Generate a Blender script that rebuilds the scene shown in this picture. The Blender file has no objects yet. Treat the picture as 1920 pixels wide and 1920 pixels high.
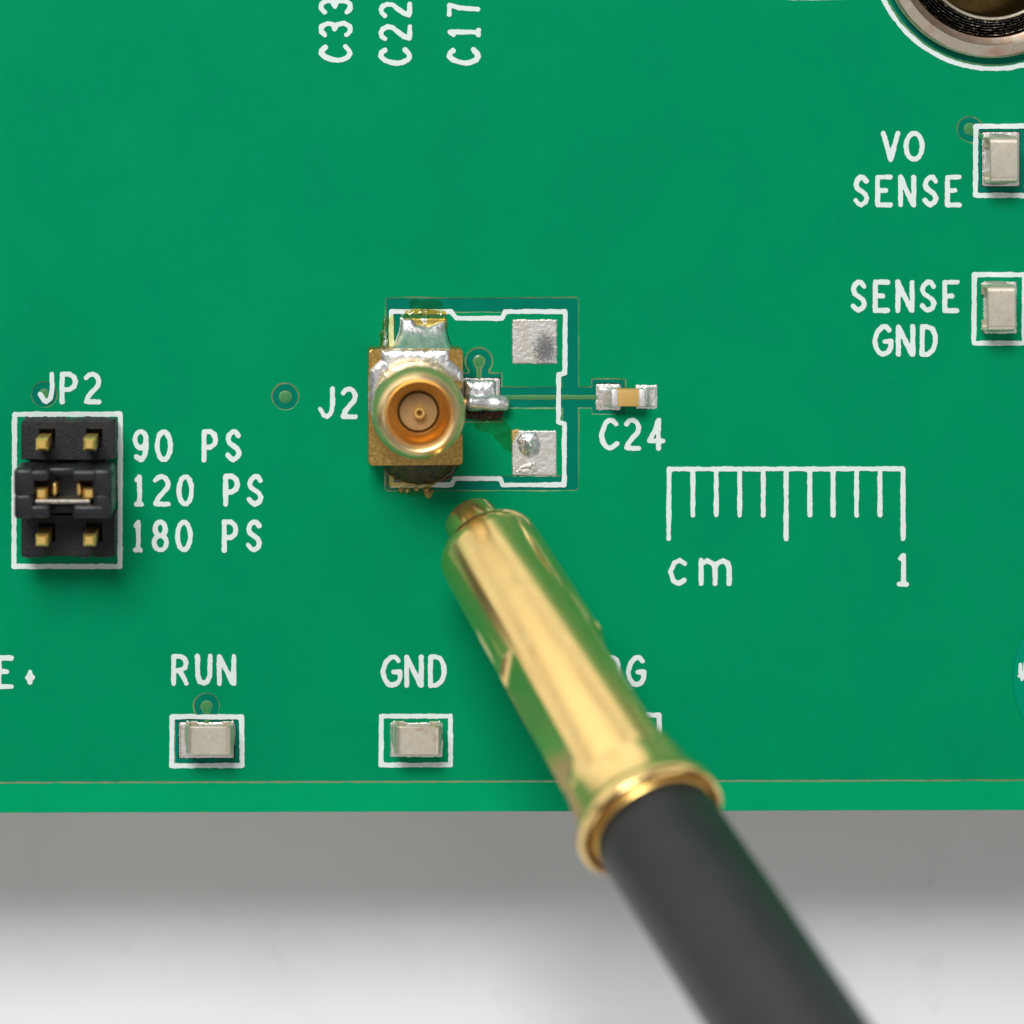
import bpy, bmesh, math, random
import numpy as np
from mathutils import Vector, Matrix
from mathutils.geometry import delaunay_2d_cdt

# 1 Blender unit = 1 mm. The board's top (solder mask over copper) lies at z = 0,
# the lens stands 130 mm above the point where the optical axis meets the board.
D, PPX, PPY, F = 130.0, 560.0, 230.0, 43.8 * 130.0
SC = bpy.context.scene
COL = SC.collection
SC.unit_settings.scale_length = 0.001
random.seed(4)
RNG = np.random.default_rng(11)

# ------------------------------------------------------------------ camera
cam = bpy.data.cameras.new("camera")
cam_ob = bpy.data.objects.new("camera", cam)
COL.objects.link(cam_ob)
cam_ob.location = (0, 0, D)
cam.sensor_width = 36.0
cam.lens = 36.0 * F / 1920.0
cam.shift_x = (960 - PPX) / 1920.0
cam.shift_y = -(960 - PPY) / 1920.0
cam.clip_start, cam.clip_end = 1.0, 5000.0
cam.dof.use_dof = True
cam.dof.focus_distance = D - 0.1
cam.dof.aperture_fstop = cam.lens * 1e-3 / 3.5
cam.dof.aperture_blades = 0
SC.camera = cam_ob

# ------------------------------------------------------------------ studio light
w = bpy.data.worlds.new("World")
SC.world = w
w.use_nodes = True
w.node_tree.nodes["Background"].inputs[0].default_value = (1.0, 1.0, 1.0, 1)
w.node_tree.nodes["Background"].inputs[1].default_value = 0.13

AIM = Vector((9, -17, 0))
def softbox(name, az, el, dist, sx, sy, radiance, color=(1, 1, 1)):
    """area lamp; az measured from +Y (top of picture) towards +X, el above the board"""
    d = Vector((math.sin(math.radians(az)) * math.cos(math.radians(el)),
                math.cos(math.radians(az)) * math.cos(math.radians(el)),
                math.sin(math.radians(el))))
    L = bpy.data.lights.new(name, 'AREA')
    L.shape = 'RECTANGLE'
    L.size, L.size_y = sx, sy
    L.energy = radiance * math.pi * sx * sy
    L.color = color
    o = bpy.data.objects.new(name, L)
    COL.objects.link(o)
    o.location = AIM + d * dist
    o.rotation_euler = (-d).to_track_quat('-Z', 'Y').to_euler()
    return o
softbox("key_softbox", -18, 50, 420, 180, 135, 21.0)
softbox("rear_softbox", -38, 14, 420, 680, 170, 1.22, (1, 0.98, 0.95))
softbox("side_softbox", 100, 40, 420, 200, 200, 1.3)
softbox("front_fill_lamp", 175, 30, 420, 300, 160, 1.6)  # fill lamp added only to lighten the shaded table, no known source
softbox("overhead_softbox", 170, 82, 520, 380, 380, 0.36)

SC.view_settings.view_transform = 'Standard'
SC.view_settings.look = 'None'
SC.view_settings.exposure = 0.0
SC.view_settings.gamma = 1.0
SC.cycles.use_denoising = True
SC.cycles.max_bounces = 8

# ------------------------------------------------------------------ helpers
def P(px, py, z=0.0):
    k = (D - z) / F
    return Vector(((px - PPX) * k, -(py - PPY) * k, z))

def noise2(X, Y, scale, seed=0):
    """smooth value noise, about -1..1, for arrays of picture-plane coordinates"""
    def h(i, j):
        n = (i * 374761393 + j * 668265263 + seed * 974711) & 0xffffffff
        n = ((n ^ (n >> 13)) * 1274126177) & 0xffffffff
        return ((n ^ (n >> 16)) & 0xffff) / 32767.5 - 1.0
    x, y = X / scale + 1000, Y / scale + 1000
    i, j = np.floor(x).astype(np.int64), np.floor(y).astype(np.int64)
    u, v = x - i, y - j
    u, v = u * u * (3 - 2 * u), v * v * (3 - 2 * v)
    return ((h(i, j) * (1 - u) + h(i + 1, j) * u) * (1 - v) + (h(i, j + 1) * (1 - u) + h(i + 1, j + 1) * u) * v)

def s_rect(X, Y, x0, y0, x1, y1, r=0.0):
    qx = np.abs(X - (x0 + x1) / 2) - (x1 - x0) / 2 + r
    qy = np.abs(Y - (y0 + y1) / 2) - (y1 - y0) / 2 + r
    return np.hypot(np.maximum(qx, 0), np.maximum(qy, 0)) + np.minimum(np.maximum(qx, qy), 0) - r
def s_circ(X, Y, cx, cy, r): return np.hypot(X - cx, Y - cy) - r
def s_line(X, Y, pts):
    d = np.full(X.shape, 1e9)
    if len(pts) == 1:
        return np.hypot(X - pts[0][0], Y - pts[0][1])
    for (ax, ay), (bx, by) in zip(pts[:-1], pts[1:]):
        vx, vy = bx - ax, by - ay
        L2 = max(vx * vx + vy * vy, 1e-9)
        t = np.clip(((X - ax) * vx + (Y - ay) * vy) / L2, 0, 1)
        d = np.minimum(d, np.hypot(X - ax - t * vx, Y - ay - t * vy))
    return d
def s_poly(X, Y, pts):
    d = s_line(X, Y, list(pts) + [pts[0]])
    inside = np.zeros(X.shape, bool)
    n = len(pts)
    for k in range(n):
        (ax, ay), (bx, by) = pts[k], pts[(k + 1) % n]
        if ay == by: continue
        c = ((ay > Y) != (by > Y)) & (X < (bx - ax) * (Y - ay) / (by - ay) + ax)
        inside ^= c
    return np.where(inside, -d, d)
def smin(a, b, k):
    h = np.clip(0.5 + 0.5 * (b - a) / k, 0, 1)
    return b * (1 - h) + a * h - k * h * (1 - h)
def blur(f, n=1):
    for _ in range(n):
        g = np.pad(f, 1, mode='edge')
        f = (g[:-2, 1:-1] + g[2:, 1:-1] + g[1:-1, :-2] + g[1:-1, 2:] + 2 * f) / 6
    return f
def grid(x0, y0, x1, y1, h):
    xs = np.arange(x0, x1 + h, h); ys = np.arange(y0, y1 + h, h)
    return np.meshgrid(xs, ys)

def contours(X, Y, f):
    """closed loops of f = 0 (marching squares)"""
    f = f.copy()
    f[0, :] = np.maximum(f[0, :], .01); f[-1, :] = np.maximum(f[-1, :], .01)
    f[:, 0] = np.maximum(f[:, 0], .01); f[:, -1] = np.maximum(f[:, -1], .01)
    f[np.abs(f) < 1e-6] = 1e-6
    ins = f < 0
    code = ins[:-1, :-1] * 1 + ins[:-1, 1:] * 2 + ins[1:, 1:] * 4 + ins[1:, :-1] * 8
    adj = {}
    def link(a, b):
        adj.setdefault(a, []).append(b); adj.setdefault(b, []).append(a)
    for j, i in zip(*np.nonzero((code > 0) & (code < 15))):
        j, i = int(j), int(i); c = int(code[j, i])
        T, R, B, L = ('h', j, i), ('v', j, i + 1), ('h', j + 1, i), ('v', j, i)
        e = []
        if (c & 1 > 0) != (c & 2 > 0): e.append(T)
        if (c & 2 > 0) != (c & 4 > 0): e.append(R)
        if (c & 4 > 0) != (c & 8 > 0): e.append(B)
        if (c & 8 > 0) != (c & 1 > 0): e.append(L)
        if len(e) == 2: link(*e)
        elif c == 5: link(T, L) ; link(R, B)
        else: link(T, R); link(B, L)
    def pt(k):
        t, j, i = k
        j2, i2 = (j, i + 1) if t == 'h' else (j + 1, i)
        a, b = f[j, i], f[j2, i2]
        s = a / (a - b)
        return (X[j, i] + s * (X[j2, i2] - X[j, i]), Y[j, i] + s * (Y[j2, i2] - Y[j, i]))
    loops, seen = [], set()
    for k in adj:
        if k in seen: continue
        loop, prev, cur = [], None, k
        while cur not in seen:
            seen.add(cur); loop.append(pt(cur))
            nx = [q for q in adj[cur] if q != prev and q not in seen]
            prev = cur
            if not nx: break
            cur = nx[0]
        if len(loop) > 5: loops.append(thin(loop))
    return loops

def thin(loop, tol=0.12):
    """drop points that lie on the line of their neighbours"""
    out = [loop[0]]
    n = len(loop)
    for k in range(1, n):
        a = out[-1]
        b, c = loop[k], loop[(k + 1) % n]
        vx, vy = c[0] - a[0], c[1] - a[1]
        L = math.hypot(vx, vy) or 1e-9
        if abs((b[0] - a[0]) * vy - (b[1] - a[1]) * vx) / L > tol or L > 6:
            out.append(b)
    return out if len(out) > 3 else loop

def sheet_mesh(loops, zs, wall=0.0):
    """fill nested loops (even-odd); zs = one height or one per loop; wall = thickness of the rim"""
    if not hasattr(zs, '__len__'): zs = [zs] * len(loops)
    pts = [p for lp in loops for p in lp]
    zz = [z for lp, z in zip(loops, zs) for _ in lp]
    edges, o = [], 0
    for lp in loops:
        n = len(lp); edges += [(o + k, o + (k + 1) % n) for k in range(n)]; o += n
    cv, ce, cf, ov, oe, of = delaunay_2d_cdt([Vector(p) for p in pts], edges, [], 0, 1e-7)
    tri = np.array([[f[0], f[1], f[2]] for f in cf]); C = np.array([(v.x, v.y) for v in cv])
    cen = C[tri].mean(axis=1)
    E = np.array([(*pts[i], *pts[j]) for i, j in edges])
    ins = np.zeros(len(cen), bool)
    for k0 in range(0, len(cen), 2000):                     # even-odd test of every triangle's centre
        q_ = cen[k0:k0 + 2000]
        up = (E[None, :, 1] > q_[:, None, 1]) != (E[None, :, 3] > q_[:, None, 1])
        dy = np.where(E[:, 3] == E[:, 1], 1e-12, E[:, 3] - E[:, 1])
        xc = E[None, :, 0] + (q_[:, None, 1] - E[None, :, 1]) / dy[None, :] * (E[:, 2] - E[:, 0])[None, :]
        ins[k0:k0 + 2000] = ((up & (xc > q_[:, None, 0])).sum(axis=1) % 2) == 1
    back = [lst[0] if lst else None for lst in ov]
    verts = [P(x, y, z) for (x, y), z in zip(pts, zz)]
    for k, lst in enumerate(back):
        if lst is None:
            back[k] = len(verts); verts.append(P(cv[k].x, cv[k].y, float(np.mean(zz))))
    faces = []
    for t in tri[ins]:
        a, b, c = (back[i] for i in t)
        if len({a, b, c}) < 3: continue
        n = (verts[b] - verts[a]).cross(verts[c] - verts[a])
        faces.append((a, b, c) if n.z > 0 else (a, c, b))
    if wall:
        off = 0
        for lp, z in zip(loops, zs):
            n = len(lp); base = len(verts)
            verts += [Vector((v.x, v.y, z - wall)) for v in verts[off:off + n]]
            faces += [(off + k, base + k, base + (k + 1) % n, off + (k + 1) % n) for k in range(n)]
            off += n
    return verts, faces

def empty(name, loc, label, cat, group=None):
    o = bpy.data.objects.new(name, None)
    o.empty_display_size = 1
    COL.objects.link(o); o.location = loc
    o['label'] = label; o['category'] = cat
    if group: o['group'] = group
    return o

def mesh_ob(name, verts, faces, mat, parent=None, smooth=None, label=None, loc=None):
    """verts in world mm; the object is parented to `parent` (an Empty or a part whose origin is that Empty's)"""
    root = parent
    off = Vector((0, 0, 0))
    while root is not None:
        off += root.location; root = root.parent
    me = bpy.data.meshes.new(name)
    me.from_pydata([tuple(Vector(v) - off) for v in verts], [], faces)
    bm = bmesh.new(); bm.from_mesh(me)
    bmesh.ops.recalc_face_normals(bm, faces=bm.faces) if smooth != 'flat' else None
    bm.to_mesh(me); bm.free()
    if smooth not in (None, 'flat'):
        for p in me.polygons: p.use_smooth = True
        if smooth < 180: me.set_sharp_from_angle(angle=math.radians(smooth))
    me.materials.append(mat)
    o = bpy.data.objects.new(name, me)
    COL.objects.link(o)
    if parent is not None: o.parent = parent
    if label: o['label'] = label
    return o

def lathe(prof, seg=64, origin=(0, 0, 0), axis=(0, 0, 1), mod=None, close=False, up=None):
    """prof = [(t, r)]; mod(t, r, theta) may change r. theta = 0 along `up` projected square to the axis"""
    a = Vector(axis).normalized()
    u = Vector(up) if up is not None else (Vector((0, 0, 1)) if abs(a.z) < .9 else Vector((1, 0, 0)))
    u = (u - a * u.dot(a)).normalized(); v = a.cross(u)
    O = Vector(origin)
    verts, faces = [], []
    for t, r in prof:
        for k in range(seg):
            th = 2 * math.pi * k / seg
            rr = mod(t, r, th) if mod else r
            verts.append(O + a * t + (u * math.cos(th) + v * math.sin(th)) * rr)
    n = len(prof)
    for i in range(n - 1):
        for k in range(seg):
            k2 = (k + 1) % seg
            faces.append((i * seg + k, i * seg + k2, (i + 1) * seg + k2, (i + 1) * seg + k))
    for i in (0, n - 1):
        if prof[i][1] > 1e-6 and close:
            faces.append(tuple(i * seg + k for k in range(seg)))
    return verts, faces

def box(x0, y0, z0, x1, y1, z1, bev=0.0, seg=2):
    bm = bmesh.new()
    bmesh.ops.create_cube(bm, size=1.0)
    for v in bm.verts:
        v.co = Vector(((x0 + x1) / 2 + v.co.x * (x1 - x0), (y0 + y1) / 2 + v.co.y * (y1 - y0), (z0 + z1) / 2 + v.co.z * (z1 - z0)))
    if bev: bmesh.ops.bevel(bm, geom=bm.edges[:], offset=bev, segments=seg, profile=0.5, affect='EDGES')
    bm.verts.index_update()
    V = [v.co.copy() for v in bm.verts]; Fc = [tuple(v.index for v in f.verts) for f in bm.faces]
    bm.free()
    return V, Fc
def prism(pts, z0, z1, bev=0.0, seg=2, jitter=0.0):
    """pts = outline in mm (x, y)"""
    bm = bmesh.new()
    lo = [bm.verts.new((x, y, z0)) for x, y in pts]; hi = [bm.verts.new((x, y, z1)) for x, y in pts]
    n = len(pts)
    bm.faces.new(lo[::-1]); top = bm.faces.new(hi)
    for k in range(n): bm.faces.new((lo[k], lo[(k + 1) % n], hi[(k + 1) % n], hi[k]))
    if bev: bmesh.ops.bevel(bm, geom=list(top.edges), offset=bev, segments=seg, profile=0.5, affect='EDGES')
    bmesh.ops.triangulate(bm, faces=[f for f in bm.faces if len(f.verts) > 4])
    bm.verts.index_update()
    V = [v.co.copy() for v in bm.verts]; Fc = [tuple(v.index for v in f.verts) for f in bm.faces]
    bm.free()
    return V, Fc
def join(*parts):
    V, Fc = [], []
    for v, f in parts:
        b = len(V); V += list(v); Fc += [tuple(i + b for i in q) for q in f]
    return V, Fc

def blob(bounds, field, z0, h, r, step=1.0, bump=0.0, bscale=6, zfun=None, sink=0.03, seed=3):
    """a lump of solder or flux: a height field over field < 0 that dips under its base outside"""
    X, Y = grid(*bounds, step)
    d = field(X, Y)
    t = np.clip(-d / r, 0, 1)
    prof = np.sqrt(np.clip(1 - (1 - t) ** 2, 0, 1))
    Z = z0 + h * prof + bump * prof * (noise2(X, Y, bscale, seed) + .5 * noise2(X, Y, bscale * .45, seed + 1) + .3 * noise2(X, Y, bscale * .2, seed + 2))
    if zfun is not None: Z = Z + zfun(X, Y) * prof
    Z = np.where(d > 0, z0 - sink, Z)
    keep = d < step * 1.5
    cell = keep[:-1, :-1] | keep[1:, :-1] | keep[:-1, 1:] | keep[1:, 1:]
    idx = -np.ones(X.shape, int); verts = []
    faces = []
    for j, i in zip(*np.nonzero(cell)):
        q = []
        for jj, ii in ((j, i), (j + 1, i), (j + 1, i + 1), (j, i + 1)):
            if idx[jj, ii] < 0:
                idx[jj, ii] = len(verts); verts.append(P(X[jj, ii], Y[jj, ii], float(Z[jj, ii])))
            q.append(int(idx[jj, ii]))
        faces.append(tuple(q))
    return verts, faces

# ------------------------------------------------------------------ materials
def material(name, color, rough=.5, metal=0.0, spec=.5, col2=None, nscale=1.0, lo=.4, hi=.6, detail=4,
    bump=0.0, bscale=20.0, bdist=.02, rough2=None, layers=(), coat=0.0, world=False):
    m = bpy.data.materials.new(name)
    m.use_nodes = True
    nt = m.node_tree; N = nt.nodes; Lk = nt.links
    b = N["Principled BSDF"]
    b.inputs["Base Color"].default_value = (*color, 1)
    b.inputs["Roughness"].default_value = rough
    b.inputs["Metallic"].default_value = metal
    b.inputs["Specular IOR Level"].default_value = spec
    b.inputs["Coat Weight"].default_value = coat
    b.inputs["Coat Roughness"].default_value = .08
    tc = N.new("ShaderNodeNewGeometry" if world else "ShaderNodeTexCoord")
    src = tc.outputs["Position" if world else "Object"]
    def noise(sc, det=4, dist=0.0):
        n = N.new("ShaderNodeTexNoise"); n.inputs["Scale"].default_value = sc
        n.inputs["Detail"].default_value = det; n.inputs["Roughness"].default_value = .6
        n.inputs["Distortion"].default_value = dist
        Lk.new(src, n.inputs["Vector"]); return n
    cur = None
    lay = ([(col2, nscale, lo, hi, detail)] if col2 else []) + list(layers)
    for (c2, sc, l, h_, det) in lay:
        n = noise(sc, det, .3)
        r = N.new("ShaderNodeMapRange"); r.inputs[1].default_value = l; r.inputs[2].default_value = h_
        Lk.new(n.outputs["Fac"], r.inputs[0])
        mx = N.new("ShaderNodeMix"); mx.data_type = 'RGBA'
        if cur is None: mx.inputs[6].default_value = (*color, 1)
        else: Lk.new(cur, mx.inputs[6])
        mx.inputs[7].default_value = (*c2, 1)
        Lk.new(r.outputs[0], mx.inputs[0])
        cur = mx.outputs[2]
    if cur is not None: Lk.new(cur, b.inputs["Base Color"])
    if rough2 is not None:
        n = noise(nscale * 1.7, 3)
        r = N.new("ShaderNodeMapRange"); r.inputs[1].default_value = .35; r.inputs[2].default_value = .65
        r.inputs[3].default_value = rough; r.inputs[4].default_value = rough2
        Lk.new(n.outputs["Fac"], r.inputs[0]); Lk.new(r.outputs[0], b.inputs["Roughness"])
    if bump:
        n = noise(bscale, 5)
        bn = N.new("ShaderNodeBump"); bn.inputs["Strength"].default_value = bump; bn.inputs["Distance"].default_value = bdist
        Lk.new(n.outputs["Fac"], bn.inputs["Height"]); Lk.new(bn.outputs[0], b.inputs["Normal"])
    return m

def film(name, tint, gloss=.12, rough=.08):
    """a thin transparent layer of dried flux, also used for painted shade"""
    m = bpy.data.materials.new(name); m.use_nodes = True
    nt = m.node_tree; N = nt.nodes; Lk = nt.links
    N.remove(N["Principled BSDF"])
    t = N.new("ShaderNodeBsdfTransparent")
    tc = N.new("ShaderNodeTexCoord"); n = N.new("ShaderNodeTexNoise"); n.inputs["Scale"].default_value = 2.2; n.inputs["Detail"].default_value = 3
    Lk.new(tc.outputs["Object"], n.inputs["Vector"])
    r = N.new("ShaderNodeMapRange"); r.inputs[1].default_value = .3; r.inputs[2].default_value = .7
    Lk.new(n.outputs["Fac"], r.inputs[0])
    mx = N.new("ShaderNodeMix"); mx.data_type = 'RGBA'
    mx.inputs[6].default_value = (*[min(1, c * 1.25 + .06) for c in tint], 1); mx.inputs[7].default_value = (*tint, 1)
    Lk.new(r.outputs[0], mx.inputs[0]); Lk.new(mx.outputs[2], t.inputs["Color"])
    g = N.new("ShaderNodeBsdfGlossy"); g.inputs["Roughness"].default_value = rough
    ms = N.new("ShaderNodeMixShader"); ms.inputs[0].default_value = gloss
    Lk.new(t.outputs[0], ms.inputs[1]); Lk.new(g.outputs[0], ms.inputs[2])
    Lk.new(ms.outputs[0], N["Material Output"].inputs["Surface"])
    return m

M = {}
M['mask'] = material('solder_mask_over_copper', (.0, .272, .108), .42, spec=.035, col2=(.0, .245, .100), nscale=.22, lo=.35, hi=.7,
                     layers=[((.0, .278, .115), 1.6, .55, .85, 4)], bump=.03, bscale=3.0, bdist=.05)
M['mask_gap'] = material('solder_mask_over_laminate', (.0, .188, .115), .34, spec=.05, col2=(.0, .165, .102), nscale=.9, lo=.4, hi=.7, bump=.05, bscale=4, bdist=.05)
M['mask_edge'] = material('solder_mask_edge_strip', (.0, .345, .135), .42, spec=.04, col2=(.0, .325, .128), nscale=.3)
M['keepout'] = material('solder_mask_keepout', (.0, .268, .138), .4, spec=.03, col2=(.0, .28, .15), nscale=.4)
M['tan'] = material('thin_mask_over_copper_edge', (.20, .29, .12), .22, spec=.5, col2=(.05, .27, .10), nscale=1.1, lo=.48, hi=.65)
M['trace'] = material('thin_mask_over_trace', (.07, .245, .085), .4, spec=.1)
M['laminate'] = material('laminate_core', (.30, .33, .10), .7, col2=(.2, .25, .08), nscale=4)
M['silk'] = material('white_print', (.70, .80, .765), .6, spec=.15, col2=(.74, .81, .79), nscale=3, bump=.08, bscale=14, bdist=.02)
M['gold'] = material('polished_gold', (1.0, .69, .27), .17, .94, col2=(1.0, .72, .29), nscale=.5, bump=.006, bscale=2.2, bdist=.06, rough2=.22)
M['gold_dull'] = material('brushed_gold', (.44, .27, .07), .34, .92, col2=(.80, .54, .18), nscale=9, lo=.45, hi=.75, layers=[((.30, .18, .05), 16, .6, .8, 3)], bump=.35, bscale=34, bdist=.02)
M['gold_jack'] = material('satin_gold', (.96, .70, .34), .30, .88, col2=(.90, .66, .34), nscale=2.0, bump=.04, bscale=20, bdist=.02)
M['gold_pin'] = material('gold_pin', (1.0, .66, .20), .36, .88, bump=.1, bscale=10)
M['nickel'] = material('satin_nickel', (.84, .76, .60), .38, .86, col2=(.90, .83, .68), nscale=2.2, layers=[((.70, .62, .48), 7, .52, .75, 5), ((.72, .56, .44), 1.1, .64, .76, 3), ((.45, .40, .32), 26, .66, .76, 4)], bump=.2, bscale=30, bdist=.015, world=True)
M['copper_stain'] = material('coppery_nickel', (.72, .45, .33), .4, 1.0, col2=(.72, .64, .50), nscale=3, bump=.1, bscale=30, bdist=.01)
M['solder'] = material('solder', (.90, .90, .89), .26, .88, col2=(.72, .72, .73), nscale=3, layers=[((.30, .33, .36), 9, .64, .80, 6)], bump=.06, bscale=8, bdist=.05, rough2=.40)
M['solder_dull'] = material('dull_solder', (.80, .78, .75), .50, .84, col2=(.60, .56, .50), nscale=1.6, layers=[((.20, .20, .22), 16, .60, .76, 6)], bump=.3, bscale=26, bdist=.03)
M['tinned'] = material('tinned_pad', (.80, .78, .74), .46, .84, col2=(.74, .70, .64), nscale=1.6, layers=[((.34, .33, .33), 18, .60, .76, 7)], bump=.22, bscale=34, bdist=.02)
M['solder_bright'] = material('bright_solder', (.93, .92, .90), .42, .82, col2=(.82, .78, .72), nscale=3, layers=[((.40, .36, .32), 14, .64, .76, 6)], bump=.15, bscale=14, bdist=.03)
M['plastic'] = material('black_plastic', (.012, .013, .015), .5, spec=.3, col2=(.022, .023, .026), nscale=7, layers=[((.15, .15, .155), 16, .62, .76, 6)], bump=.8, bscale=13, bdist=.05)
M['plastic_torn'] = material('torn_black_plastic', (.03, .03, .032), .75, col2=(.11, .11, .11), nscale=12, lo=.5, hi=.75, bump=1.0, bscale=14, bdist=.12)
M['plastic_smooth'] = material('moulded_black_plastic', (.013, .014, .016), .36, spec=.4, bump=.08, bscale=5, bdist=.05)
M['jacket'] = material('black_rubber', (.0125, .013, .0125), .42, spec=.55, col2=(.016, .0165, .016), nscale=.8, bump=.03, bscale=6)
M['ceramic'] = material('tan_ceramic', (.56, .35, .10), .5, spec=.3, col2=(.60, .38, .12), nscale=5)
M['silver'] = material('tin_termination', (.86, .84, .81), .5, .8, col2=(.62, .60, .57), nscale=14, lo=.45, hi=.7, bump=.4, bscale=30, bdist=.02)
M['insulator'] = material('tan_insulator', (.31, .18, .07), .45, spec=.4, col2=(.36, .215, .085), nscale=1.4)
M['dark'] = material('dark_thread', (.07, .066, .06), .3, 1.0, col2=(.70, .64, .54), nscale=7, lo=.56, hi=.66, bump=.3, bscale=12, bdist=.05)
M['bronze'] = material('bronze_bore', (.13, .085, .03), .42, 1.0, col2=(.09, .06, .02), nscale=2)
M['flux_dark'] = material('burnt_flux', (.035, .018, .006), .14, spec=.6, col2=(.09, .045, .012), nscale=2.5, bump=.2, bscale=5, bdist=.06, layers=[((.16, .16, .10), 6, .66, .8, 4)])
M['flux_crust'] = material('flux_crust', (.05, .022, .012), .4, spec=.6, col2=(.22, .10, .04), nscale=9, lo=.5, hi=.7, bump=1.0, bscale=14, bdist=.1)
M['amber'] = material('amber_flux_crumb', (.42, .27, .06), .2, spec=.6, col2=(.60, .46, .18), nscale=7, bump=.4, bscale=12, bdist=.05)
M['film_amber'] = film('amber_flux_film', (.72, .60, .18))
M['film_pale'] = film('pale_flux_film', (.90, .85, .55), .05)
M['film_dark'] = film('brown_flux_and_shade_film', (.66, .70, .55), .01)
M['film_green'] = film('thick_flux_film', (.55, .62, .20), .16)
M['table'] = material('white_tabletop', (.90, .90, .905), .6, spec=.2, col2=(.85, .85, .855), nscale=.10, lo=.45, hi=.75, layers=[((.80, .80, .80), .5, .62, .85, 3)])

# ------------------------------------------------------------------ table
TZ = -10.5
V, Fc = [(-1500, -1500, TZ), (1500, -1500, TZ), (1500, 1500, TZ), (-1500, 1500, TZ)], [(0, 1, 2, 3)]
tab = mesh_ob('tabletop', V, Fc, M['table'])
tab['kind'] = 'structure'
tab['label'] = 'plain white tabletop under the raised board, shaded grey beside it'

# ------------------------------------------------------------------ circuit board
BX0, BX1, BY0 = -330, 2330, -900
board = empty('circuit_board', (0, 0, 0), 'green printed circuit board with white lettering and a centimetre scale', 'circuit board')
def edge_y(x, base, slope): return base - slope * x / 1920.0
slab = [P(BX0, BY0, 0), P(BX1, BY0, 0), P(BX1, edge_y(BX1, 1524, 5), 0), P(BX0, edge_y(BX0, 1524, 5), 0)]
hole = [(1862 + 173 * math.cos(a), -98 + 173 * math.sin(a)) for a in [2 * math.pi * k / 96 for k in range(96)]]
Vs, Fs = sheet_mesh([[(BX0, BY0), (BX1, BY0), (BX1, edge_y(BX1, 1524, 5)), (BX0, edge_y(BX0, 1524, 5))], hole], -.045, wall=1.55)
nb = 4 + len(hole)
Fs = Fs + [tuple(i + nb for i in f[::-1]) for f in Fs if len(f) == 3]
core = mesh_ob('laminate_core', Vs, Fs, M['laminate'], board)
loop = [(BX0 + 1, BY0 + 1), (BX1 - 1, BY0 + 1), (BX1 - 1, edge_y(BX1, 1523.5, 5))] + \
       [(x, edge_y(x, 1523.7, 5) + random.uniform(-.25, .25)) for x in range(BX1 - 20, BX0 + 20, -24)] + [(BX0 + 1, edge_y(BX0, 1523.5, 5))]
V, Fc = sheet_mesh([loop, hole], -0.040)
mesh_ob('edge_mask', V, Fc, M['mask_edge'], board)

# --- clearances in the copper pour (f < 0 : no copper)
def f_j2(X, Y):
    frame = np.maximum(s_rect(X, Y, 724, 559, 1084, 919, 5), -s_rect(X, Y, 752, 584.5, 1056, 893, 3))
    c = np.minimum.reduce([frame, s_rect(X, Y, 936, 726.5, 1113, 764), s_rect(X, Y, 1110.5, 711.5, 1172, 776, 2),
                           s_rect(X, Y, 858, 701, 940, 790), s_circ(X, Y, 898, 677.5, 24), s_rect(X, Y, 880, 688, 916, 705)])
    isl = np.minimum(s_rect(X, Y, 930, 741, 1130, 749.5), smin(s_circ(X, Y, 898, 677.5, 11.5), s_rect(X, Y, 894, 677, 902.5, 720), 8))
    return np.maximum(c, -isl)
def f_via(cx, cy, R, r): return lambda X, Y: np.maximum(s_circ(X, Y, cx, cy, R), -s_circ(X, Y, cx, cy, r))
def f_run(X, Y):
    c = np.minimum(s_circ(X, Y, 387.5, 1324, 23.5), s_rect(X, Y, 329, 1343, 449, 1431, 5))
    return np.maximum(c, -smin(s_circ(X, Y, 387.5, 1324.5, 11.5), s_rect(X, Y, 383.5, 1324, 392, 1362), 8))
def f_vo(X, Y):
    c = np.minimum(smin(s_circ(X, Y, 1818, 242, 22.5), s_line(X, Y, [(1818, 242), (1846, 262)]) - 17, 6), s_rect(X, Y, 1833.5, 239.5, 1921, 363, 5))
    return np.maximum(c, -smin(s_circ(X, Y, 1818, 242, 11.5), s_line(X, Y, [(1818, 242), (1852, 262)]) - 4.2, 8))
def f_sock(X, Y): return s_circ(X, Y, 1862, -98, 219)
windows = [((705, 545, 1190, 935), f_j2, 1.0), ((505, 714, 566, 775), f_via(535, 744, 24, 11.8), .8), ((53, 710, 113, 770), f_via(83, 739.7, 23.5, 11), .8),
           ((322, 1294, 456, 1438), f_run, .8), ((1788, 212, 1930, 370), f_vo, .8), ((1634, -328, 2092, 132), f_sock, 2.0)]
pour = [[(BX0 + 40, BY0 + 40), (BX1 - 40, BY0 + 40), (BX1 - 40, edge_y(BX1, 1464.5, 4.5))] +
        [(x, edge_y(x, 1465.6, 4.5) + random.uniform(-.5, .5)) for x in range(BX1 - 46, BX0 + 46, -13)] + [(BX0 + 40, edge_y(BX0, 1464.5, 4.5))]]
for bounds, fn, st in windows:
    X, Y = grid(*bounds, st)
    f = fn(X, Y)
    f = blur(f, 2) + .35 * noise2(X, Y, 9, 5)
    wdt = np.clip(2.0 + 1.3 * noise2(X, Y, 60, 9) + .5 * noise2(X, Y, 8, 8), .5, 3.2)
    outer = contours(X, Y, f - wdt)
    inner = contours(X, Y, f)
    pour += outer
    V, Fc = sheet_mesh(outer + inner, [0.0] * len(outer) + [-0.032] * len(inner))
    mesh_ob('copper_edge', V, Fc, M['tan'], board)
    V, Fc = sheet_mesh(contours(X, Y, f - .3) + ([hole] if fn is f_sock else []), -0.033)
    mesh_ob('clearance', V, Fc, M['mask_gap'], board)
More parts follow.
